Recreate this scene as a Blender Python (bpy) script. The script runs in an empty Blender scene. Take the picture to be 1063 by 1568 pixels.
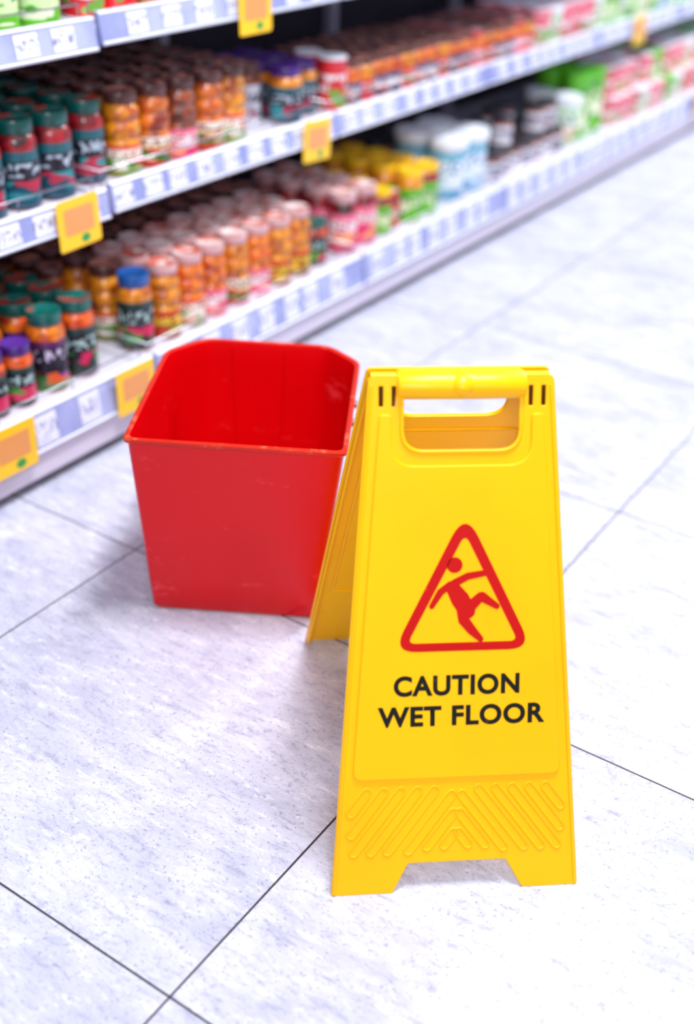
import bpy, bmesh, math, random
from mathutils import Vector, Matrix
random.seed(7)
S=0.857            # Y of the shelf front line
D=bpy.data; C=bpy.context
scene=C.scene
try:
    scene.view_settings.view_transform='Standard'
    scene.view_settings.look='None'
    scene.view_settings.exposure=0.0
    scene.view_settings.gamma=1.0
except Exception as e: print(e)

def lin(c):
    def f(x):
        x/=255.
        return x/12.92 if x<=.04045 else ((x+.055)/1.055)**2.4
    return (f(c[0]),f(c[1]),f(c[2]),1)

# ---------------------------------------------------------------- materials
def newmat(name):
    m=D.materials.new(name); m.use_nodes=True
    nt=m.node_tree; b=nt.nodes['Principled BSDF']
    return m,nt,b
def simple(name,col,rough=.5,metal=0,coat=0,spec=.5,noise=None):
    m,nt,b=newmat(name)
    b.inputs['Base Color'].default_value=lin(col)
    b.inputs['Roughness'].default_value=rough
    b.inputs['Metallic'].default_value=metal
    b.inputs['Coat Weight'].default_value=coat
    b.inputs['Specular IOR Level'].default_value=spec
    if noise:
        sc,col2,lo,hi=noise
        tc=nt.nodes.new('ShaderNodeTexCoord'); n=nt.nodes.new('ShaderNodeTexNoise')
        n.inputs['Scale'].default_value=sc; n.inputs['Detail'].default_value=6
        nt.links.new(tc.outputs['Object'],n.inputs['Vector'])
        r=nt.nodes.new('ShaderNodeValToRGB')
        r.color_ramp.elements[0].position=lo; r.color_ramp.elements[0].color=lin(col)
        r.color_ramp.elements[1].position=hi; r.color_ramp.elements[1].color=lin(col2)
        nt.links.new(n.outputs['Fac'],r.inputs['Fac'])
        nt.links.new(r.outputs['Color'],b.inputs['Base Color'])
    return m

def food_mat(name,c1,c2,c3,scale=90):
    m,nt,b=newmat(name)
    tc=nt.nodes.new('ShaderNodeTexCoord')
    v=nt.nodes.new('ShaderNodeTexVoronoi'); v.inputs['Scale'].default_value=scale
    n=nt.nodes.new('ShaderNodeTexNoise'); n.inputs['Scale'].default_value=scale*.35; n.inputs['Detail'].default_value=3
    nt.links.new(tc.outputs['Object'],v.inputs['Vector']); nt.links.new(tc.outputs['Object'],n.inputs['Vector'])
    r=nt.nodes.new('ShaderNodeValToRGB')
    r.color_ramp.elements[0].position=.36; r.color_ramp.elements[0].color=lin(c1)
    r.color_ramp.elements[1].position=.64; r.color_ramp.elements[1].color=lin(c3)
    e=r.color_ramp.elements.new(.5); e.color=lin(c2)
    nt.links.new(n.outputs['Fac'],r.inputs['Fac'])
    mx=nt.nodes.new('ShaderNodeMixRGB'); mx.blend_type='MULTIPLY'; mx.inputs['Fac'].default_value=.5
    r2=nt.nodes.new('ShaderNodeValToRGB'); r2.color_ramp.elements[0].color=(1,1,1,1); r2.color_ramp.elements[1].color=(.25,.16,.12,1)
    r2.color_ramp.elements[0].position=.3; r2.color_ramp.elements[1].position=.8
    nt.links.new(v.outputs['Distance'],r2.inputs['Fac'])
    nt.links.new(r.outputs['Color'],mx.inputs['Color1']); nt.links.new(r2.outputs['Color'],mx.inputs['Color2'])
    nt.links.new(mx.outputs['Color'],b.inputs['Base Color'])
    b.inputs['Roughness'].default_value=.45; b.inputs['Coat Weight'].default_value=.8; b.inputs['Coat Roughness'].default_value=.05
    return m

def label_mat(name,bands,acc1,acc2,text=(240,240,240),su=5,sv=2.2,th=.5,picmax=.5,txt=(.52,.8),rows=9):
    """printed paper label: colour bands over the height, picture blobs low down, rows of lettering above"""
    m,nt,b=newmat(name); N=nt.nodes.new; L=nt.links.new
    uv=N('ShaderNodeUVMap'); sp=N('ShaderNodeSeparateXYZ'); L(uv.outputs['UV'],sp.inputs[0])
    def vramp(stops):
        r=N('ShaderNodeValToRGB'); r.color_ramp.interpolation='CONSTANT'
        r.color_ramp.elements[0].position=stops[0][0]; r.color_ramp.elements[0].color=stops[0][1]
        r.color_ramp.elements[1].position=stops[1][0]; r.color_ramp.elements[1].color=stops[1][1]
        for p,c in stops[2:]:
            e=r.color_ramp.elements.new(p); e.color=c
        L(sp.outputs['Y'],r.inputs['Fac']); return r.outputs['Color']
    o=vramp([(p,lin(c)) for p,c in bands])
    W=(1,1,1,1);K=(0,0,0,1)
    pm=vramp([(0,K),(.04,W),(picmax,K)]); tm=vramp([(0,K),(txt[0],W),(txt[1],K)])
    def layer(prev,su,sv,lo,col,mask,detail,seed):
        mp=N('ShaderNodeMapping'); mp.inputs['Scale'].default_value=(su,sv,1); mp.inputs['Location'].default_value=(seed,seed*.7,seed)
        L(uv.outputs['UV'],mp.inputs['Vector'])
        n=N('ShaderNodeTexNoise'); n.inputs['Scale'].default_value=1; n.inputs['Detail'].default_value=detail
        L(mp.outputs['Vector'],n.inputs['Vector'])
        rr=N('ShaderNodeValToRGB'); rr.color_ramp.elements[0].position=lo; rr.color_ramp.elements[1].position=lo+.03
        L(n.outputs['Fac'],rr.inputs['Fac'])
        mu=N('ShaderNodeMath'); mu.operation='MULTIPLY'; L(rr.outputs['Color'],mu.inputs[0]); L(mask,mu.inputs[1])
        mx=N('ShaderNodeMixRGB'); L(mu.outputs[0],mx.inputs['Fac']); L(prev,mx.inputs['Color1']); mx.inputs['Color2'].default_value=lin(col)
        return mx.outputs['Color']
    o=layer(o,su,sv,th,acc1,pm,1,1.3)
    o=layer(o,su*1.3,sv*1.3,th+.05,acc2,pm,1,7.7)
    o=layer(o,su*6,rows,.52,text,tm,0,3.1)
    L(o,b.inputs['Base Color'])
    b.inputs['Roughness'].default_value=.4; b.inputs['Coat Weight'].default_value=.4
    return m

def scuff_plastic(name,col,dark,scuff,rough=.32,amt=.66,scale=5,spec=.35,smax=.55,lo=.45):
    m,nt,b=newmat(name)
    tc=nt.nodes.new('ShaderNodeTexCoord')
    n=nt.nodes.new('ShaderNodeTexNoise'); n.inputs['Scale'].default_value=scale*.7; n.inputs['Detail'].default_value=3
    nt.links.new(tc.outputs['Object'],n.inputs['Vector'])
    mx=nt.nodes.new('ShaderNodeMixRGB'); mx.inputs['Color1'].default_value=lin(col); mx.inputs['Color2'].default_value=lin(dark)
    r=nt.nodes.new('ShaderNodeValToRGB'); r.color_ramp.elements[0].position=lo; r.color_ramp.elements[1].position=.8
    nt.links.new(n.outputs['Fac'],r.inputs['Fac']); nt.links.new(r.outputs['Color'],mx.inputs['Fac'])
    n2=nt.nodes.new('ShaderNodeTexNoise'); n2.inputs['Scale'].default_value=scale*3; n2.inputs['Detail'].default_value=9; n2.inputs['Roughness'].default_value=.72
    mp=nt.nodes.new('ShaderNodeMapping'); mp.inputs['Scale'].default_value=(1,1,2.2)
    nt.links.new(tc.outputs['Object'],mp.inputs['Vector']); nt.links.new(mp.outputs['Vector'],n2.inputs['Vector'])
    r2=nt.nodes.new('ShaderNodeValToRGB'); r2.color_ramp.elements[0].position=amt; r2.color_ramp.elements[1].position=amt+.09
    r2.color_ramp.elements[1].color=(smax,smax,smax,1)
    nt.links.new(n2.outputs['Fac'],r2.inputs['Fac'])
    mx2=nt.nodes.new('ShaderNodeMixRGB'); nt.links.new(mx.outputs['Color'],mx2.inputs['Color1']); mx2.inputs['Color2'].default_value=lin(scuff)
    nt.links.new(r2.outputs['Color'],mx2.inputs['Fac'])
    nt.links.new(mx2.outputs['Color'],b.inputs['Base Color'])
    b.inputs['Roughness'].default_value=rough; b.inputs['Specular IOR Level'].default_value=spec
    bm=nt.nodes.new('ShaderNodeBump'); bm.inputs['Strength'].default_value=.08; bm.inputs['Distance'].default_value=.002
    nt.links.new(n2.outputs['Fac'],bm.inputs['Height']); nt.links.new(bm.outputs['Normal'],b.inputs['Normal'])
    return m

# ---------------------------------------------------------------- mesh helpers
def obj_from(name,verts,faces,mats,fm=None,uvs=None,smooth=True,parent=None,angle=35):
    me=D.meshes.new(name); me.from_pydata([tuple(v) for v in verts],[],faces); 
    for m in mats: me.materials.append(m)
    if fm:
        me.polygons.foreach_set('material_index',fm)
    if uvs:
        l=me.uv_layers.new(name='UVMap')
        flat=[c for fu in uvs for uv in fu for c in uv]
        l.data.foreach_set('uv',flat)
    me.update()
    o=D.objects.new(name,me); C.collection.objects.link(o)
    if smooth:
        me.polygons.foreach_set('use_smooth',[True]*len(me.polygons))
        try: me.set_sharp_from_angle(angle=math.radians(angle))
        except Exception: pass
    if parent: o.parent=parent
    return o
def empty(name,loc=(0,0,0)):
    e=D.objects.new(name,None); C.collection.objects.link(e); e.location=loc; e.empty_display_size=.1; return e

def box(name,x0,x1,y0,y1,z0,z1,mat,parent=None,bev=0.0):
    bm=bmesh.new()
    vs=[bm.verts.new(p) for p in [(x0,y0,z0),(x1,y0,z0),(x1,y1,z0),(x0,y1,z0),(x0,y0,z1),(x1,y0,z1),(x1,y1,z1),(x0,y1,z1)]]
    for f in [(0,3,2,1),(4,5,6,7),(0,1,5,4),(1,2,6,5),(2,3,7,6),(3,0,4,7)]: bm.faces.new([vs[i] for i in f])
    if bev: bmesh.ops.bevel(bm,geom=bm.edges[:],offset=bev,segments=2,affect='EDGES',profile=.5)
    me=D.meshes.new(name); bm.to_mesh(me); bm.free(); me.materials.append(mat)
    o=D.objects.new(name,me); C.collection.objects.link(o)
    if parent: o.parent=parent
    return o

def rounded(poly,rad,seg=5):
    n=len(poly); out=[]
    for i in range(n):
        p=Vector(poly[i]); a=Vector(poly[i-1]); b=Vector(poly[(i+1)%n])
        r=rad[i] if isinstance(rad,(list,tuple)) else rad
        if r<=0: out.append(tuple(p)); continue
        da=(a-p); db=(b-p); la=da.length; lb=db.length; da.normalize(); db.normalize()
        ang=da.angle(db); t=min(r/math.tan(ang/2),la*.49,lb*.49)
        p1=p+da*t; p2=p+db*t
        for k in range(seg+1):
            s=k/seg; out.append(tuple((1-s)**2*p1+2*s*(1-s)*p+s*s*p2))
    return out

def plate(name,loops,thick,bev,mat,parent,z0=0,matrix=None):
    cu=D.curves.new(name,'CURVE'); cu.dimensions='2D'; cu.fill_mode='BOTH'
    for lp in loops:
        s=cu.splines.new('POLY'); s.points.add(len(lp)-1)
        for i,p in enumerate(lp): s.points[i].co=(p[0],p[1],0,1)
        s.use_cyclic_u=True
    cu.extrude=max(thick/2-bev,0); cu.bevel_depth=bev; cu.bevel_resolution=2; cu.offset=-bev
    o=D.objects.new(name,cu); C.collection.objects.link(o)
    dg=C.evaluated_depsgraph_get(); me=D.meshes.new_from_object(o.evaluated_get(dg))
    D.objects.remove(o)
    me.name=name
    for v in me.vertices: v.co.z+=z0+thick/2
    me.materials.clear(); me.materials.append(mat)
    me.polygons.foreach_set('use_smooth',[True]*len(me.polygons))
    try: me.set_sharp_from_angle(angle=math.radians(40))
    except Exception: pass
    o=D.objects.new(name,me); C.collection.objects.link(o); o.parent=parent
    if matrix: o.matrix_local=matrix
    return o

def tube(name,pts,r,mat,parent=None,cyclic=False,res=3):
    cu=D.curves.new(name,'CURVE'); cu.dimensions='3D'; cu.bevel_depth=r; cu.bevel_resolution=res; cu.use_fill_caps=True
    s=cu.splines.new('POLY'); s.points.add(len(pts)-1)
    for i,p in enumerate(pts): s.points[i].co=(*p,1)
    s.use_cyclic_u=cyclic
    o=D.objects.new(name,cu); C.collection.objects.link(o)
    dg=C.evaluated_depsgraph_get(); me=D.meshes.new_from_object(o.evaluated_get(dg)); D.objects.remove(o)
    me.materials.clear(); me.materials.append(mat)
    me.polygons.foreach_set('use_smooth',[True]*len(me.polygons))
    o=D.objects.new(name,me); C.collection.objects.link(o)
    if parent: o.parent=parent
    return o

# ---------------------------------------------------------------- floor
def floor_mat():
    m,nt,b=newmat('floor_tile'); N=nt.nodes.new; L=nt.links.new
    tc=N('ShaderNodeTexCoord'); sp=N('ShaderNodeSeparateXYZ'); L(tc.outputs['Object'],sp.inputs[0])
    def math_(op,a,bv=None,c=None):
        n=N('ShaderNodeMath'); n.operation=op
        for i,x in enumerate((a,bv,c)):
            if x is None: continue
            if isinstance(x,(int,float)): n.inputs[i].default_value=x
            else: L(x,n.inputs[i])
        return n.outputs[0]
    def edge(o):
        d=math_('DIVIDE',o,.6); fl=math_('FLOOR',math_('ADD',d,.5)); 
        return math_('MULTIPLY',math_('ABSOLUTE',math_('SUBTRACT',d,fl)),.6), math_('FLOOR',d)
    ex,ix=edge(sp.outputs['X']); ey,iy=edge(sp.outputs['Y'])
    e=math_('MINIMUM',ex,ey)
    g=math_('LESS_THAN',e,.0014)
    cb=N('ShaderNodeCombineXYZ'); L(ix,cb.inputs[0]); L(iy,cb.inputs[1])
    wn=N('ShaderNodeTexWhiteNoise'); L(cb.outputs[0],wn.inputs['Vector'])
    sc=N('ShaderNodeVectorMath'); sc.operation='SCALE'; sc.inputs['Scale'].default_value=9; L(wn.outputs['Color'],sc.inputs[0])
    ad=N('ShaderNodeVectorMath'); ad.operation='ADD'; L(tc.outputs['Object'],ad.inputs[0]); L(sc.outputs[0],ad.inputs[1])
    def noise(scale,rot,stretch,detail,rough,dist=0):
        mp=N('ShaderNodeMapping'); mp.inputs['Rotation'].default_value=(0,0,rot); mp.inputs['Scale'].default_value=stretch
        L(ad.outputs[0],mp.inputs['Vector'])
        n=N('ShaderNodeTexNoise'); n.inputs['Scale'].default_value=scale; n.inputs['Detail'].default_value=detail
        n.inputs['Roughness'].default_value=rough; n.inputs['Distortion'].default_value=dist
        L(mp.outputs[0],n.inputs['Vector']); return n.outputs['Fac']
    def ramp(fac,stops):
        r=N('ShaderNodeValToRGB'); r.color_ramp.elements[0].position=stops[0][0]; r.color_ramp.elements[0].color=stops[0][1]
        r.color_ramp.elements[1].position=stops[1][0]; r.color_ramp.elements[1].color=stops[1][1]
        for p,c in stops[2:]:
            q=r.color_ramp.elements.new(p); q.color=c
        L(fac,r.inputs['Fac']); return r.outputs['Color']
    def mix(f,a,c,bt='MIX'):
        n=N('ShaderNodeMixRGB'); n.blend_type=bt
        for i,x in zip(('Fac','Color1','Color2'),(f,a,c)):
            if isinstance(x,(int,float,tuple)): n.inputs[i].default_value=x
            else: L(x,n.inputs[i])
        return n.outputs['Color']
    n1=noise(5,.35,(2.4,1,1),8,.65,.8)
    n2=noise(22,.35,(3.4,1,1),10,.78,.4)
    n3=noise(190,.3,(1.5,1,1),3,.65)
    base=ramp(n1,[(.32,lin((176,177,197))),(.66,lin((206,207,224))),(.5,lin((194,195,213)))])
    grey=ramp(n2,[(.33,(.9,.9,.9,1)),(.47,(0,0,0,1))])
    base=mix(grey,base,lin((150,151,176)))
    wh=ramp(n2,[(.54,(0,0,0,1)),(.64,(.95,.95,.95,1))])
    base=mix(wh,base,lin((226,227,240)))
    spk=ramp(n3,[(.34,(.75,.75,.75,1)),(.42,(0,0,0,1))])
    base=mix(spk,base,lin((140,141,170)))
    col=mix(g,base,lin((58,50,56)))
    L(col,b.inputs['Base Color'])
    b.inputs['Specular IOR Level'].default_value=.22
    ro=N('ShaderNodeMapRange'); ro.inputs['To Min'].default_value=.30; ro.inputs['To Max'].default_value=.5
    L(n2,ro.inputs['Value']); L(ro.outputs[0],b.inputs['Roughness'])
    h=math_('SUBTRACT',math_('ADD',math_('MULTIPLY',n2,.5),math_('MULTIPLY',n3,.2)),g)
    bp=N('ShaderNodeBump'); bp.inputs['Strength'].default_value=.35; bp.inputs['Distance'].default_value=.002
    L(h,bp.inputs['Height']); L(bp.outputs[0],b.inputs['Normal'])
    return m
fl=obj_from('floor',[(-3,-3,0),(10,-3,0),(10,2.2,0),(-3,2.2,0)],[(0,1,2,3)],[floor_mat()],smooth=False)

# ---------------------------------------------------------------- shelf unit
white=simple('shelf_white_metal',(216,214,230),.4)
kickm=simple('shelf_kick_metal',(206,198,214),.3)
railm=simple('price_rail_plastic',(140,147,200),.25,coat=.5,noise=(7,(172,178,222),.4,.6))
railw=simple('rail_lip',(228,230,246),.3)
darkm=simple('shelf_back_panel',(40,34,50),.6)
blackm=simple('shelf_plinth_gap_shade',(10,9,14),.9)  # near-black colour stands in for the shade in the recess under the kick
chrome=simple('wire_chrome',(205,205,215),.25,metal=1)
pricem=label_mat('price_label_paper',[(0,(226,228,246)),(.99,(226,228,246))],(206,208,230),(218,220,238),(140,140,176),2,2,.5,.3,(.3,.75),3)
X0,X1=-1.2,7.4
seams=[-.49,.23,.95,1.672,2.394,3.116,3.838,4.56,5.282,6.004,6.726,X1]
unit=empty('supermarket_shelf')
BACK=S+.62
box('back_panel',X0,X1,BACK,BACK+.02,.0,1.75,darkm,unit)
box('plinth_gap_shade',X0,X1,S+.065,S+.075,0,.05,blackm,unit)
box('base_body',X0,X1,S+.075,BACK,0,.10,blackm,unit)
levels=[(0.0,.125,.076,.152,S),(.09,.438,.405,.458,S+.09),(.09,.725,.692,.745,S+.09),(.09,1.03,.995,1.05,S+.09),(.09,1.36,1.33,1.38,S+.09)]
xs=[X0]+seams
for i in range(len(xs)-1):
    a,b_=xs[i],xs[i+1]
    box('kick_%d'%i,a+.0015,b_-.0015,S+.004,S+.02,.024,.078,kickm,unit,.001)
    dz=-.006 if b_<=.951 else 0
    for li_,(dy,zd,zr0,zr1,yf) in enumerate(levels):
        d2=dz if li_ else 0
        box('deck_%d_%d'%(li_,i),a+.002,b_-.002,yf+.012,BACK,zd-.022+d2,zd+d2,white,unit,.001)
        prof=[(yf+.012,zr0-.001),(yf-.004,zr0),(yf-.007,zr0+.004),(yf-.004,zr0+.006),(yf+.004,zr1-.006),(yf+.002,zr1-.003),(yf+.005,zr1),(yf+.014,zr1),(yf+.014,zr0)]
        e=.006
        vs=[(x,y,z+d2) for x in (a+e,b_-e) for (y,z) in prof]; n=len(prof)
        fs=[(k,(k+1)%n,n+(k+1)%n,n+k) for k in range(n)]+[tuple(range(n))[::-1],tuple(range(n,2*n))]
        fm=[0]*len(fs)
        for k in (0,1,2,4,5,6): fm[k]=1
        obj_from('price_rail_%d_%d'%(li_,i),vs,fs,[railm,railw],fm,smooth=False,parent=unit)
for i,x in enumerate(seams):
    box('upright_%d'%i,x-.012,x+.012,BACK-.03,BACK,0.1,1.75,white,unit)
V=[];F=[];UV=[]
def addquad(x0,x1,za,zb,ya,yb,off):
    b=len(V); V.extend([(x0,ya,za),(x1,ya,za),(x1,yb,zb),(x0,yb,zb)]); F.append((b,b+1,b+2,b+3))
    UV.append([(off,0),(off+1,0),(off+1,1),(off,1)])
tags=[(0,.530),(0,.830),(1,.81),(1,1.53),(2,1.315),(0,3.9),(1,3.4)]
for li_,(dy,zd,zr0,zr1,yf) in enumerate(levels):
    x=X0+.05
    while x<X1-.1:
        w=.050
        near=any(abs(x+w/2-s)<.034 for s in seams)
        d2=-.006 if (x<.93 and li_) else 0
        hh=zr1-zr0-.012
        h2=hh*.86
        if not near:
            zb=zr0+.007+(hh-h2)*.5; k0=(zb-zr0-.006)/hh; k1=k0+h2/hh*.98
            yy=lambda k:yf-.004+.008*k-.0012
            addquad(x,x+w,zb+d2,zb+h2+d2,yy(k0),yy(k1),random.random()*50)
        x+=w+random.choice([.02,.03,.04,.055])
obj_from('price_labels',V,F,[pricem],uvs=UV,smooth=False,parent=unit)
ytag=simple('promo_tag_yellow',(250,196,0),.35,coat=.3)
tagpic=label_mat('promo_tag_print',[(0,(226,150,80)),(.5,(240,190,100))],(176,96,44),(120,60,30),(110,50,20),3,3,.5,.9,(.55,.8),4)
taggreen=simple('promo_tag_green',(40,150,70),.4)
def promo(i,li_,x):
    dy,zd,zr0,zr1,yf=levels[li_]
    d2=-.006 if (x<.9 and li_) else 0
    w=.10;h=.088; zt=zr1+.006+d2
    M=Matrix.Translation((x,yf-.0115,zt-h))@Matrix.Rotation(math.radians(90-1.5),4,'X')@Matrix.Rotation(math.radians(random.uniform(-4,2)),4,'Z')
    plate('promo_tag_%d'%i,[rounded([(0,0),(w,0),(w,h),(0,h)],.006)],.0012,.0003,ytag,unit,0,M)
    q=plate('promo_picture_%d'%i,[rounded([(.016,.026),(w-.014,.026),(w-.014,h-.016),(.016,h-.016)],.004)],.0006,0,tagpic,unit,.0012,M)
    me=q.data; l=me.uv_layers.new(name='UVMap')
    for lp in me.loops:
        co=me.vertices[lp.vertex_index].co; l.data[lp.index].uv=(co.x/w+i*3,co.y/h)
    plate('promo_dot_%d'%i,[[(w*.62+.011*math.cos(t*.4),.014+.008*math.sin(t*.4)) for t in range(16)]],.0006,0,taggreen,unit,.0012,M)
for i,(l_,x) in enumerate(tags): promo(i,l_,x)
for i in range(len(xs)-1):
    a,b_=xs[i]+.012,xs[i+1]-.012
    for li_,(dy,zd,zr0,zr1,yf) in enumerate(levels[:4]):
        d2=-.006 if (b_<=.951 and li_) else 0
        y=yf+.032; z=zd+d2
        tube('wire_front_%d_%d'%(li_,i),[(a,BACK-.3,z+.036),(a,y,z+.036),(b_,y,z+.036),(b_,BACK-.3,z+.036)],.0018,chrome,unit,res=1)
        tube('wire_low_%d_%d'%(li_,i),[(a,y,z+.004),(b_,y,z+.004)],.0016,chrome,unit,res=1)
        x=a
        k=0
        while x<=b_+.001:
            tube('wire_post_%d_%d_%d'%(li_,i,k),[(x,y,z),(x,y,z+.036)],.0013,chrome,unit,res=1); x+=(b_-a)/4; k+=1

# ---------------------------------------------------------------- jars
SEG=20
def P_tier():
    return [(0,.0,0),(0,.9,0),(.02,1,0),(.05,1,1),(.38,1,1),(.39,1,0),(.42,.93,0),(.445,.87,0),(.47,.93,0),(.51,1,0),(.59,1,0),(.63,.92,0),(.655,.85,0),(.68,.91,0),(.72,.97,0),(.79,.94,0),(.83,.80,0),(.855,.74,0),(.86,.84,2),(.875,.88,2),(.975,.88,2),(.99,.84,2),(.99,.76,3),(.982,.72,3),(.982,0,3)]
def P_jar(l0=.1,l1=.66):
    return [(0,.0,0),(0,.9,0),(.025,1,0),(l0,1,1),(l1,1,1),(l1+.01,1,0),(.74,.99,0),(.80,.90,0),(.83,.80,0),(.84,.87,2),(.855,.9,2),(.975,.9,2),(.99,.87,2),(.99,.78,3),(.982,.74,3),(.982,0,3)]
def P_tub():
    return [(0,.0,0),(0,.86,0),(.02,.9,0),(.04,.905,1),(.8,.99,1),(.82,.99,0),(.85,1,0),(.86,1.05,2),(.97,1.05,2),(.99,1.02,2),(.99,.95,3),(.975,.93,3),(.975,0,3)]
def P_can():
    return [(0,.0,2),(0,.97,2),(.02,1,2),(.03,.98,1),(.95,.98,1),(.96,1,2),(.99,1,2),(.99,.94,3),(.97,.92,3),(.97,0,3)]
class Acc:
    def __init__(s,name,mats): s.name=name;s.m=mats;s.V=[];s.F=[];s.M=[];s.U=[]
    def jar(s,x,y,z,r,h,prof,var=0):
        r0=random.random(); b=len(s.V); n=len(prof); lz=[p[0] for p in prof if p[2]==1]
        l0,l1=(min(lz),max(lz)) if lz else (0,1)
        x+=random.uniform(-.003,.003); y+=random.uniform(-.003,.003)
        for (pz,pr,_) in prof:
            for k in range(SEG):
                a=2*math.pi*k/SEG; s.V.append((x+r*pr*math.cos(a),y+r*pr*math.sin(a),z+pz*h))
        for i in range(n-1):
            sec=prof[i+1][2]+4*var
            va=(prof[i][0]-l0)/(l1-l0); vb=(prof[i+1][0]-l0)/(l1-l0)
            for k in range(SEG):
                k2=(k+1)%SEG
                s.F.append((b+i*SEG+k,b+i*SEG+k2,b+(i+1)*SEG+k2,b+(i+1)*SEG+k)); s.M.append(sec)
                ua=r0+k/SEG; ub=r0+(k+1)/SEG; o=int(r0*97)
                s.U.append([(ua+o,va),(ub+o,va),(ub+o,vb),(ua+o,vb)])
    def done(s):
        o=obj_from(s.name,s.V,s.F,s.m,s.M,s.U,smooth=True,angle=50)
        bm=bmesh.new(); bm.from_mesh(o.data); bmesh.ops.remove_doubles(bm,verts=bm.verts[:],dist=1e-6); bm.to_mesh(o.data); bm.free()
        return o
orange=food_mat('food_orange_relish',(226,84,0),(244,134,0),(186,50,0))
amber=food_mat('food_amber',(214,110,0),(240,156,10),(180,74,0))
dorange=food_mat('food_dark_orange',(196,76,0),(234,124,6),(136,34,0))
redf=food_mat('food_beet_red',(112,0,18),(180,4,30),(44,0,10))
brown=food_mat('food_brown',(110,40,16),(160,70,24),(60,18,10))
tomato=food_mat('food_tomato',(208,56,0),(236,100,6),(150,20,0))
greenf=food_mat('food_green',(90,180,20),(150,215,40),(50,130,20))
whitef=food_mat('food_white',(225,228,235),(240,240,245),(200,205,220))
lab_white=label_mat('label_white_tomato',[(0,(120,150,50)),(.12,(244,236,222)),(.86,(214,50,40))],(214,40,26),(96,150,50),(170,60,40),5,2.4,.47,.55,(.6,.82),6)
lab_cream=label_mat('label_cream_tomato',[(0,(190,40,24)),(.15,(238,216,170)),(.72,(236,228,214))],(206,30,20),(60,120,40),(120,40,20),4,3,.48,.6,(.66,.9),5)
lab_pink=label_mat('label_pink_white',[(0,(236,70,120)),(.3,(246,226,232)),(.8,(236,110,140))],(226,60,110),(250,170,120),(180,60,90),5,2.4,.5,.5)
lab_gold=label_mat('label_gold',[(0,(150,60,10)),(.12,(244,196,60)),(.8,(190,30,20))],(190,50,16),(120,140,30),(110,30,10),5,2.4,.5,.5)
lab_dark=label_mat('label_dark_green',[(0,(10,36,30)),(.25,(12,18,26)),(.86,(14,60,56))],(60,150,50),(210,40,90),(170,200,200),4,2.4,.47,.42,(.5,.78),7)
lab_dark2=label_mat('label_dark_purple',[(0,(60,120,40)),(.2,(20,16,34)),(.84,(80,30,90))],(150,60,150),(226,90,30),(200,190,220),4,2.8,.47,.42,(.55,.8),6)
lab_navy=label_mat('label_teal',[(0,(10,74,96)),(.3,(14,22,40)),(.8,(16,86,98))],(40,140,150),(180,40,70),(170,184,200),4,2.4,.47,.42,(.5,.76),7)
lab_red=label_mat('label_red_white',[(0,(214,20,34)),(.35,(240,236,240)),(.7,(214,30,44))],(206,20,44),(110,160,60),(200,30,40),5,2.4,.5,.6,(.36,.68),4)
lab_blue=label_mat('label_blue_white',[(0,(120,170,205)),(.2,(232,240,248)),(.8,(110,176,200))],(70,150,185),(190,215,235),(80,130,170),4,2,.5)
lab_bw=label_mat('label_black_white',[(0,(232,232,240)),(.5,(44,44,60)),(.75,(225,225,236))],(90,90,120),(170,120,140),(220,220,235),4,2,.52)
lab_green=label_mat('label_bright_green',[(0,(100,190,20)),(.3,(206,232,170)),(.7,(90,184,20))],(60,150,30),(236,240,210),(40,110,30),4,2,.5)
lab_pale=label_mat('label_pale_green',[(0,(190,220,170)),(.3,(236,242,236)),(.75,(196,226,190))],(120,180,110),(240,200,170),(110,150,120),3,2,.52)
lab_mix=label_mat('label_pink_mix',[(0,(236,110,140)),(.35,(246,226,232)),(.7,(230,90,110))],(220,50,70),(120,190,90),(214,80,110),3,2,.5)
lab_smal=label_mat('label_small_blue',[(0,(40,50,90)),(.35,(230,226,230)),(.7,(60,70,120))],(220,90,30),(240,230,230),(60,60,110),5,2,.48)
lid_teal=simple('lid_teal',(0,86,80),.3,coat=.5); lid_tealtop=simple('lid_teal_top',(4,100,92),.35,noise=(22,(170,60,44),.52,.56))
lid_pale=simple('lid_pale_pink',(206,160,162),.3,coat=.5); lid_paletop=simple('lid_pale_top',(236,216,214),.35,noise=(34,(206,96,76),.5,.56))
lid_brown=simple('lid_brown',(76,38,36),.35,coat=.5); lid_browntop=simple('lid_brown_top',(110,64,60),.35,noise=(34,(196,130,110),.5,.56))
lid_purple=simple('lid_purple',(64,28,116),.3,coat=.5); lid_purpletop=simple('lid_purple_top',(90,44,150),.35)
lid_yellow=simple('lid_yellow',(250,196,0),.3,coat=.4); lid_yellowtop=simple('lid_yellow_top',(250,202,0),.35,noise=(30,(240,170,40),.5,.6))
lid_white=simple('lid_white',(232,236,244),.35); lid_black=simple('lid_black',(26,24,38),.35,coat=.3)
lid_green=simple('lid_green',(90,196,0),.35); lid_rose=simple('lid_rose',(230,110,130),.35)
lid_crim=simple('lid_crimson',(186,14,30),.3,coat=.4)
lid_blue=simple('lid_blue',(20,80,150),.3,coat=.4)

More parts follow.
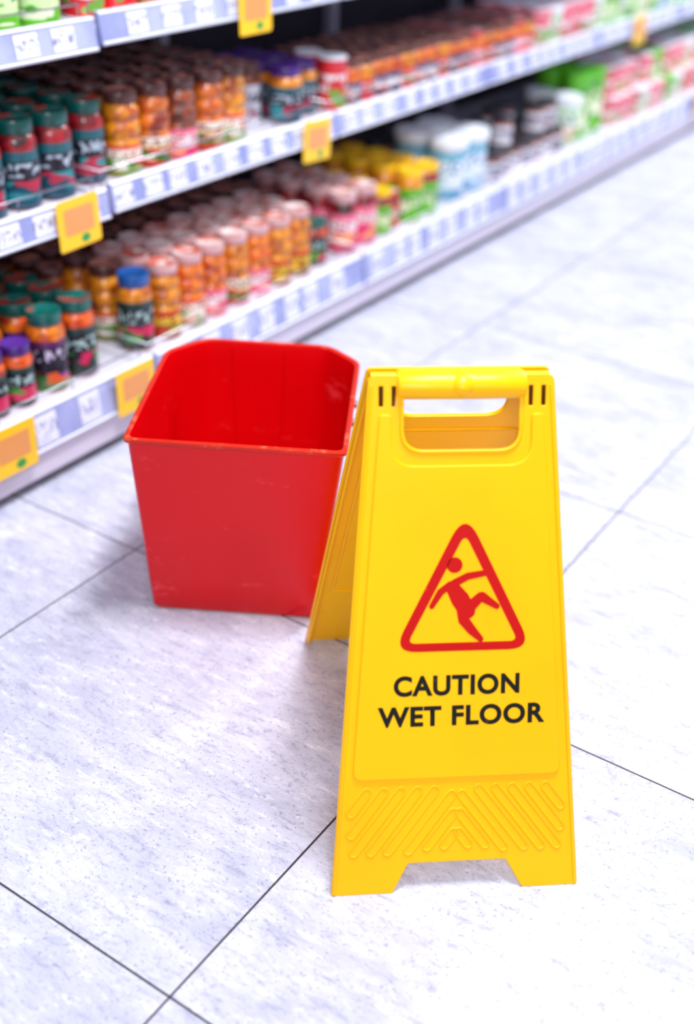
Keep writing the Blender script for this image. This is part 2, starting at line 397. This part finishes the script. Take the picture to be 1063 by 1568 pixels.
zb,zm,zt=.1255,.4385,.7255; yb,ym=S+.102,S+.182
G={}
def kind(key,*vars_):
    G[key]=Acc(key,[m for v in vars_ for m in v])
kind('relish_jars',(orange,lab_white,lid_pale,lid_paletop),(orange,lab_pink,lid_pale,lid_paletop),(amber,lab_gold,lid_pale,lid_paletop),(amber,lab_cream,lid_pale,lid_paletop))
kind('dark_relish_jars',(dorange,lab_cream,lid_brown,lid_browntop),(amber,lab_white,lid_brown,lid_browntop),(brown,lab_pink,lid_brown,lid_browntop))
kind('beet_jars',(redf,lab_navy,lid_teal,lid_tealtop))
kind('vegetable_sauce_jars',(tomato,lab_dark,lid_teal,lid_tealtop),(orange,lab_dark2,lid_teal,lid_tealtop),(amber,lab_dark,lid_blue,lid_blue))
kind('caviar_jars',(tomato,lab_dark,lid_purple,lid_purpletop))
kind('apricot_sauce_jars',(amber,lab_navy,lid_purple,lid_purpletop))
kind('tomato_paste_jars',(redf,lab_pink,lid_pale,lid_paletop),(redf,lab_red,lid_crim,lid_paletop))
kind('mustard_jars',(amber,lab_green,lid_yellow,lid_yellowtop),(redf,lab_green,lid_yellow,lid_yellowtop))
kind('tomato_cans',(whitef,lab_red,lid_white,lid_white))
kind('small_sauce_jars',(orange,lab_smal,lid_brown,lid_browntop),(orange,lab_pink,lid_crim,lid_pale),(amber,lab_red,lid_brown,lid_browntop))
kind('olive_jars',(brown,lab_bw,lid_black,lid_black))
kind('pea_cans',(greenf,lab_green,lid_green,lid_green))
kind('dairy_cups',(whitef,lab_mix,lid_rose,lid_white),(whitef,lab_pale,lid_white,lid_white),(whitef,lab_blue,lid_white,lid_white),(whitef,lab_red,lid_crim,lid_white),(greenf,lab_green,lid_green,lid_green))
kind('spice_jars',(brown,lab_bw,lid_brown,lid_browntop))
def fill(key,xa,xb,y,z,r,h,prof,rows=5,gap=.004,skip=0,var=(0,)):
    n=max(1,int(round((xb-xa)/(2*r+gap)))); p=(xb-xa)/n
    for j in range(rows):
        for i in range(n):
            if random.random()<skip: continue
            G[key].jar(xa+p*(i+.5),y+j*(2*r+gap),z,r,h,prof,var[i%len(var)])
JT=P_tier(); JN=P_jar(); TB=P_tub(); CN=P_can(); JS=P_jar(.1,.5)
# bottom shelf
fill('caviar_jars',.30,.73,yb-.006,zb,.029,.115,JN,1)
fill('vegetable_sauce_jars',.30,.73,yb+.065,zb,.033,.148,JN,6,var=(0,1))
fill('vegetable_sauce_jars',.735,.895,yb,zb,.035,.150,JN,6,var=(1,0))
fill('dark_relish_jars',.905,.965,yb+.15,zb,.031,.15,JT,3)
fill('vegetable_sauce_jars',.968,1.040,yb,zb,.035,.153,JN,1,var=(2,))
fill('dark_relish_jars',.968,1.043,yb+.075,zb,.034,.153,JT,5,var=(1,))
fill('relish_jars',1.047,1.572,yb-.004,zb,.034,.153,JT,2,var=(2,0,1,3,1,2,2))
fill('relish_jars',1.047,1.572,yb+.140,zb,.034,.153,JT,1,var=(0,3))
fill('dark_relish_jars',1.047,1.572,yb+.212,zb,.034,.153,JT,3,var=(0,2))
fill('vegetable_sauce_jars',1.578,1.655,yb+.005,zb,.032,.103,JN,2)
fill('dark_relish_jars',1.578,1.655,yb+.15,zb,.032,.14,JN,3)
fill('tomato_paste_jars',1.69,1.86,yb,zb,.036,.143,JN,4,var=(0,0))
fill('mustard_jars',1.862,1.925,yb,zb,.030,.112,JN,1,var=(1,))
fill('mustard_jars',1.862,1.925,yb+.07,zb,.030,.125,JN,3)
fill('tomato_paste_jars',1.928,1.985,yb+.01,zb,.027,.09,JN,2,var=(1,))
fill('mustard_jars',1.99,2.07,yb,zb,.037,.132,JN,4)
fill('mustard_jars',2.075,2.155,yb,zb,.037,.130,JN,1,var=(1,))
fill('mustard_jars',2.075,2.155,yb+.077,zb,.037,.132,JN,3)
fill('dairy_cups',2.21,2.44,yb+.02,zb,.052,.165,TB,2,var=(2,))
fill('olive_jars',2.21,2.44,yb+.24,zb,.036,.12,JN,3)
fill('olive_jars',2.46,2.95,yb+.01,zb,.034,.075,P_jar(.1,.7),4)
fill('olive_jars',2.50,2.95,yb+.04,zb+.0755,.034,.075,P_jar(.1,.7),2,skip=.5)
fill('dairy_cups',2.97,3.07,yb+.02,zb,.045,.15,TB,2,var=(1,))
fill('pea_cans',3.09,3.29,yb+.04,zb,.048,.20,CN,2)
fill('dairy_cups',3.32,4.3,yb+.01,zb,.04,.09,TB,4,var=(0,0,3,1,0,0,4,1,3))
fill('dairy_cups',3.32,4.3,yb+.04,zb+.0905,.04,.09,TB,3,skip=.15,var=(3,0,0,1,0,4))
fill('dairy_cups',4.33,5.3,yb+.02,zb,.045,.16,TB,4,skip=.1,var=(1,1,4,2))
fill('dairy_cups',5.35,7.2,yb+.02,zb,.045,.15,TB,4,skip=.1,var=(0,1,2,3))
# middle shelf
zl=zm-.006
fill('beet_jars',.30,.945,ym,zl,.0365,.152,JN,5)
fill('beet_jars',.955,1.03,ym+.004,zm,.0345,.150,JN,5)
fill('dark_relish_jars',1.035,1.435,ym-.012,zm,.0365,.154,JT,1,var=(1,0,2,0,1))
fill('dark_relish_jars',1.035,1.435,ym+.068,zm,.0355,.154,JT,4,var=(1,0,2,0,1))
fill('spice_jars',1.44,1.56,ym+.05,zm,.029,.13,JN,5)
fill('apricot_sauce_jars',1.565,1.645,ym,zm,.038,.118,JN,3)
fill('apricot_sauce_jars',1.655,1.73,ym+.02,zm,.036,.115,JN,3)
fill('tomato_cans',1.735,1.805,ym-.012,zm,.034,.118,CN,2)
fill('small_sauce_jars',1.82,2.30,ym-.005,zm,.029,.098,JS,4,var=(0,2,0))
fill('small_sauce_jars',2.305,2.80,ym-.005,zm,.029,.09,JS,4,var=(0,0,1,2))
fill('dairy_cups',2.83,3.3,ym,zm,.04,.10,TB,3,var=(0,1,0,0))
fill('dairy_cups',3.32,3.7,ym,zm,.045,.13,TB,3,var=(4,1))
fill('dairy_cups',3.72,4.8,ym,zm,.04,.12,TB,3,var=(4,2,1,4))
fill('dairy_cups',4.85,7.2,ym,zm,.045,.13,TB,3,var=(0,1,2))
# top shelf
fill('small_sauce_jars',.30,.75,ym-.01,zt-.006,.036,.14,P_jar(.1,.6),4,var=(1,0))
fill('mustard_jars',.76,.94,ym-.01,zt-.006,.038,.14,P_jar(.1,.6),4)
fill('tomato_cans',.965,1.12,ym-.01,zt,.037,.14,P_can(),3)
fill('relish_jars',1.13,1.66,ym-.01,zt,.034,.15,JT,3,var=(2,0))
fill('apricot_sauce_jars',1.70,2.38,ym,zt,.038,.13,JN,3)
fill('olive_jars',2.42,3.1,ym,zt,.038,.13,JN,3)
fill('tomato_paste_jars',3.14,7.2,ym,zt,.042,.14,JN,2)
for g in G.values():
    if g.V: g.done()

# ---------------------------------------------------------------- bucket
def build_bucket():
    ph=math.radians(-60.01)
    root=empty('mop_bucket',(.6868,.4280,0)); root.rotation_euler=(0,0,ph)
    red=scuff_plastic('bucket_red_plastic',(212,0,8),(194,0,6),(240,80,90),.26,.61,4,.32,.6)
    rim=scuff_plastic('bucket_rim_red',(204,34,6),(176,22,4),(236,130,90),.3,.56,8,.3)
    Hb=.311; Wb,Db,Wr,Dr=.252,.289,.302,.347
    def outline(t,off=0,z=0):
        ox=-.005+.010*t
        hw=(Wb+(Wr-Wb)*t)/2+off; hd=(Db+(Dr-Db)*t)/2+off; c=.026+.026*t; cy=.030+.026*t
        poly=[(-hw,-hd),(hw,-hd),(hw,hd-cy),(hw-c,hd),(-hw+c,hd),(-hw,hd-cy)]
        return [(x+ox,y,z) for x,y in rounded(poly,[.012,.012,.045,.045,.045,.045],5)]
    rings=[]; sec=[]
    def ring(t,off,z,m=0): rings.append(outline(t,off,z)); sec.append(m)
    ring(0,-.012,.0); ring(0,-.003,.0015); ring(0,0,.006)
    for k in range(1,9): ring(k/8*.975,0,Hb*k/8*.975)
    ring(.975,.0005,Hb*.975,1); ring(.975,.0035,Hb*.975,1); ring(.98,.0045,Hb*.98,1); ring(.995,.0045,Hb*.995,1); ring(1,.003,Hb,1); ring(1,.0,Hb+.0008,1); ring(1,-.003,Hb-.0008,1)
    ring(.985,-.0035,Hb*.985,0)
    for k in range(7,0,-1): ring(k/8,-.0035,Hb*k/8)
    ring(.02,-.0035,.014); ring(.0,-.012,.006)
    n=len(rings[0]); V=[p for r in rings for p in r]; F=[];M=[]
    for i in range(len(rings)-1):
        for k in range(n):
            F.append((i*n+k,i*n+(k+1)%n,(i+1)*n+(k+1)%n,(i+1)*n+k)); M.append(1 if sec[i+1]==1 and sec[i]==1 else 0)
    F.append(tuple(range(n))[::-1]); M.append(0)
    F.append(tuple(range((len(rings)-1)*n,len(rings)*n))); M.append(0)
    obj_from('bucket_body',V,F,[red,rim],M,smooth=True,parent=root,angle=28)
    for k,x in enumerate((-.05,.035)):
        tube('inner_rib_%d'%k,[(x*.8,Db/2-.0035+.002,.02),(x,Dr/2-.0045,Hb*.97)],.0016,red,root,res=2)
    metal=simple('bucket_pivot_metal',(150,110,110),.3,metal=.8)
    for sx in (-1,1):
        for k,yy in enumerate((-.03,.03)):
            tube('handle_pivot_%d_%d'%((sx+1)//2,k),[(sx*.146+.004,yy,Hb-.03),(sx*.158+.004,yy,Hb-.03)],.006,metal,root)
    return root
build_bucket()

# ---------------------------------------------------------------- wet floor sign
def build_sign():
    ph=math.radians(-50.79); cx,cy=.4814,-.0249; Wb,Dd,Wt,H=.289,.477,.203,.549
    root=empty('wet_floor_sign',(cx,cy,0)); root.rotation_euler=(0,0,ph)
    yel=scuff_plastic('sign_yellow_plastic',(255,190,0),(250,178,0),(170,116,6),.33,.665,6,.25,.45)
    redp=scuff_plastic('sign_red_print',(196,6,2),(186,4,2),(236,140,10),.4,.63,9,.25)
    blk=scuff_plastic('sign_black_print',(18,18,12),(22,22,14),(150,116,6),.4,.62,9,.25)
    slot_shade=simple('sign_hinge_slot_shadow',(86,50,2),.7)  # dark brown paints the shade inside the hinge slots onto the blocks
    OFF=.011
    a=Dd/2-OFF; L=math.hypot(a,H)
    def hw(v): return (Wb+(Wt-Wb)*v/L)/2
    def frame(side):
        ex=Vector((1,0,0))*side; ey=Vector((0,side*a/L,H/L)); ez=ex.cross(ey)
        M=Matrix.Identity(4)
        for i in range(3): M[i][0]=ex[i];M[i][1]=ey[i];M[i][2]=ez[i]
        M[1][3]=-side*Dd/2
        return M
    foot=[(-Wb/2,0),(-Wb/2+.071,0),(-.0555,.036),(.0585,.036),(Wb/2-.066,0),(Wb/2,0),(hw(L),L),(-hw(L),L)]
    outl=rounded(foot,[.003,.004,.006,.006,.004,.003,.009,.009])
    hole=rounded([(-.064,.572),(-.064,.5125),(.064,.5125),(.064,.572)],[.004,.024,.024,.004],8)
    def slot(u): return rounded([(u-.0024,.560),(u+.0024,.560),(u+.0024,.582),(u-.0024,.582)],.001,2)
    slots=[slot(u) for u in (-.088,-.074,.076,.090)]
    def inset_panel(d,v0,v1,notch):
        pts=[(-hw(v0)+d,v0),(hw(v0)-d,v0),(hw(v1)-d,v1),(notch,v1),(notch,.496),(-notch,.496),(-notch,v1),(-hw(v1)+d,v1)]
        return rounded(pts,[.012,.012,.004,.004,.026,.026,.004,.004],6)
    for side,nm in ((1,'front'),(-1,'back')):
        M=frame(side)
        plate(nm+'_panel',[outl,hole]+slots,.0035,.0012,yel,root,-.0035,M)
        plate(nm+'_raised_panel',[inset_panel(.0145,.139,.552,.077)],.0036,.0014,yel,root,-.0006,M)
        for s in (-1,1):
            p0=(s*(Wb/2-.0016),.003); p1=(s*(hw(L)-.0016),L-.012)
            V=[]
            for (u,v) in (p0,p1):
                for du,z in ((0,-.001),(0,-.014),(-s*.003,-.014),(-s*.003,-.001)): V.append((u+du,v,z))
            F=[(0,1,5,4),(1,2,6,5),(2,3,7,6),(3,0,4,7),(0,3,2,1),(4,5,6,7)]
            o=obj_from('%s_flange_%d'%(nm,(s+1)//2),V,F,[yel],smooth=False,parent=root); o.matrix_local=M
            pts=[(s*(Wb/2-.0035),.004,0),(s*(hw(L)-.0035),L-.012,0)]
            o=tube('%s_edge_bead_%d'%(nm,(s+1)//2),pts,.0020,yel,root,res=2); o.matrix_local=M
        v0,v1=.139,.49; d=.022
        lp=rounded([(-hw(v0)+d,v0),(hw(v0)-d,v0),(hw(v1)-d,v1),(-hw(v1)+d,v1)],.012,5)
        o=tube(nm+'_inner_bead',[(u,v,-.0036) for u,v in lp],.0022,yel,root,cyclic=True,res=2); o.matrix_local=M
        cap=[]
        for s in (-1,1):
            for k in range(7):
                tu,tv=.006+k*.0195,.124
                if k==0: tv=.118
                dirx,diry=.60,-.80
                tmax=min((tv-.052)/.80,(.1215-tu)/.60)
                if tmax<.012: continue
                cap.append((s*tu,tv,s*(tu+dirx*tmax),tv+diry*tmax))
            cap.append((s*.004,.096,s*.034,.056)); cap.append((s*.003,.072,s*.014,.057))
        for k,(a0,b0,a1,b1) in enumerate(cap):
            d=Vector((a1-a0,b1-b0)).normalized(); nn=Vector((-d.y,d.x)); r=.0050
            pts=[]
            for j in range(9):
                t=math.pi*j/8; v=Vector((a1,b1))+nn*r*math.cos(t)+d*r*math.sin(t); pts.append((v.x,v.y,.0001))
            for j in range(9):
                t=math.pi*j/8; v=Vector((a0,b0))-nn*r*math.cos(t)-d*r*math.sin(t); pts.append((v.x,v.y,.0001))
            o=tube('%s_rib_%d'%(nm,k),pts,.0013,yel,root,cyclic=True,res=1); o.matrix_local=M
        o=tube(nm+'_opening_lip',[(u,v,0) for u,v in rounded([(-.0655,.571),(-.0655,.511),(.0655,.511),(.0655,.571)],[.001,.025,.025,.001],8)],.0024,yel,root,res=2); o.matrix_local=M
        z=.0030
        tc=(.004,.288)
        def tri(dx,db,dt,r): 
            return rounded([(tc[0]-.079+dx,tc[1]+db),(tc[0]+.079-dx,tc[1]+db),(tc[0]+.001,.447-dt)],[r,r,r],8)
        plate(nm+'_triangle',[tri(0,0,0,.017),tri(.0165,.0095,.026,.006)],.0004,0,redp,root,z,M)
        def stroke(name,pts,z):
            L_=[];R_=[]
            for i,(u,v,r) in enumerate(pts):
                p=Vector((u,v)); 
                if i==0: d=(Vector(pts[1][:2])-p)
                elif i==len(pts)-1: d=(p-Vector(pts[i-1][:2]))
                else: d=(Vector(pts[i+1][:2])-Vector(pts[i-1][:2]))
                d.normalize(); nn=Vector((-d.y,d.x))
                if i==0:
                    st=[p-nn*r*math.cos(t)-d*r*math.sin(t) for t in [math.pi*j/6 for j in range(7)]]
                if i==len(pts)-1:
                    en=[p+nn*r*math.cos(t)+d*r*math.sin(t) for t in [math.pi*j/6 for j in range(7)]]
                L_.append(p+nn*r); R_.append(p-nn*r)
            loop=[*st,*L_[1:-1],*en,*R_[1:-1][::-1]]
            plate(nm+'_'+name,[[tuple(q) for q in loop]],.0004,0,redp,root,z,M)
        ku=.00074; ox=702.5
        def Q(x,y,r):
            return ((x-ox)*ku,.288+(998-y)*.000757,r*ku)
        hd=Q(694,869,12)
        plate(nm+'_figure_head',[[(hd[0]+hd[2]*math.cos(t*.31416),hd[1]+hd[2]*math.sin(t*.31416)) for t in range(20)]],.0004,0,redp,root,z,M)
        stroke('figure_torso',[Q(693,905,11),Q(703,920,14),Q(714,938,12.5)],z)
        stroke('figure_arm_back',[Q(688,898,5.5),Q(673,909,5.5),Q(660,930,4)],z+.00005)
        stroke('figure_arm_front',[Q(694,896,6),Q(714,886,5.5),Q(745,881,4.5)],z+.0001)
        stroke('figure_leg_up',[Q(716,934,9),Q(734,917,7)],z+.00015)
        stroke('figure_shin_up',[Q(736,917,7.5),Q(759,932,4.5)],z+.00012)
        stroke('figure_leg_down',[Q(706,932,9),Q(709,952,8.5),Q(722,968,7),Q(735,981,4.5)],z+.0002)
        for txt,uc,vb,wid,cap_h in (('CAUTION',-.002,.2365,.143,.0240),('WET FLOOR',.004,.201,.191,.0240)):
            tcu=D.curves.new(txt,'FONT'); tcu.body=txt; tcu.size=1; tcu.offset=.036; tcu.space_character=1.08
            to=D.objects.new(txt,tcu); C.collection.objects.link(to)
            dg=C.evaluated_depsgraph_get(); me=D.meshes.new_from_object(to.evaluated_get(dg)); D.objects.remove(to)
            xs_=[v.co.x for v in me.vertices]; ys_=[v.co.y for v in me.vertices]
            x0,x1,y0,y1=min(xs_),max(xs_),min(ys_),max(ys_)
            for v in me.vertices:
                v.co.x=uc-wid/2+(v.co.x-x0)/(x1-x0)*wid; v.co.y=vb+(v.co.y-y0)/(y1-y0)*cap_h; v.co.z=z+.0003
            me.materials.clear(); me.materials.append(blk)
            o=D.objects.new(nm+'_text_'+txt.lower().replace(' ','_'),me); C.collection.objects.link(o); o.parent=root; o.matrix_local=M
    V=[];F=[]; seg=20; st=[(-.070,.3),(-.070,.9),(-.066,1),(-.030,1.02),(0,1.03),(.030,1.02),(.066,1),(.070,.9),(.070,.3)]
    for x,k in st:
        for j in range(seg):
            t=2*math.pi*j/seg; V.append((x,-.006+k*.0200*math.cos(t),H-.0135+k*.0155*math.sin(t)))
    for i in range(len(st)-1):
        for j in range(seg): F.append((i*seg+j,i*seg+(j+1)%seg,(i+1)*seg+(j+1)%seg,(i+1)*seg+j))
    F.append(tuple(range(seg))[::-1]); F.append(tuple(range((len(st)-1)*seg,len(st)*seg)))
    obj_from('grip_roll',V,F,[yel],parent=root)
    bm=bmesh.new(); bmesh.ops.create_uvsphere(bm,u_segments=24,v_segments=12,radius=1)
    for v in bm.verts: v.co=Vector((v.co.x*.0185,v.co.y*.0225-.0080,v.co.z*.0140+H-.0110))
    me=D.meshes.new('grip_boss'); bm.to_mesh(me); bm.free(); me.materials.append(yel); me.polygons.foreach_set('use_smooth',[True]*len(me.polygons))
    o=D.objects.new('grip_boss',me); C.collection.objects.link(o); o.parent=root
    for s in (-1,1):
        box('hinge_block_%d'%((s+1)//2),min(s*.071,s*.0975),max(s*.071,s*.0975),-.012,.012,H-.040,H-.008,slot_shade,root,.003)
        tube('hinge_pin_%d'%((s+1)//2),[(s*.069,0,H-.010),(s*.098,0,H-.010)],.008,yel,root)
    return root
build_sign()

# ---------------------------------------------------------------- lights
def area(name,loc,rot,sx,sy,power,col=(1,1,1)):
    l=D.lights.new(name,'AREA'); l.shape='RECTANGLE'; l.size=sx; l.size_y=sy; l.energy=power; l.color=col
    o=D.objects.new(name,l); C.collection.objects.link(o); o.location=loc; o.rotation_euler=rot; return o
area('front_fill_lamp',(.75,-.12,2.7),(0,0,0),.9,.22,76,(.96,.972,1))
area('front_fill_lamp',(4.6,-.3,2.8),(0,0,0),3.2,.5,170,(.95,.97,1))
area('front_fill_lamp',(-1.7,-1.3,2.3),(math.radians(38),math.radians(-44),0),.9,1.2,52,(.98,.98,1))  # added fill behind the camera, brightens the sign and bucket fronts
w=D.worlds.new('World'); scene.world=w; w.use_nodes=True
w.node_tree.nodes['Background'].inputs[0].default_value=(.84,.88,1,1)
w.node_tree.nodes['Background'].inputs[1].default_value=.52

# ---------------------------------------------------------------- camera
cam=D.cameras.new('camera'); co=D.objects.new('camera',cam); C.collection.objects.link(co); scene.camera=co
th,pt,ro=math.radians(32.640),math.radians(31.907),math.radians(2.377)
Fv=Vector((math.cos(th)*math.cos(pt),math.sin(th)*math.cos(pt),-math.sin(pt)))
R=Vector((math.sin(th),-math.cos(th),0)); U=R.cross(Fv)
R2=R*math.cos(ro)+U*math.sin(ro); U2=-R*math.sin(ro)+U*math.cos(ro)
M=Matrix.Identity(4)
for i in range(3): M[i][0]=R2[i];M[i][1]=U2[i];M[i][2]=-Fv[i];M[i][3]=(-.557975,-.552456,1.084108)[i]
co.matrix_world=M
cam.sensor_fit='VERTICAL'; cam.sensor_height=36; cam.sensor_width=24; cam.lens=41.18
cam.clip_start=.05; cam.clip_end=60
cam.dof.use_dof=True; cam.dof.focus_distance=1.45; cam.dof.aperture_fstop=1.7
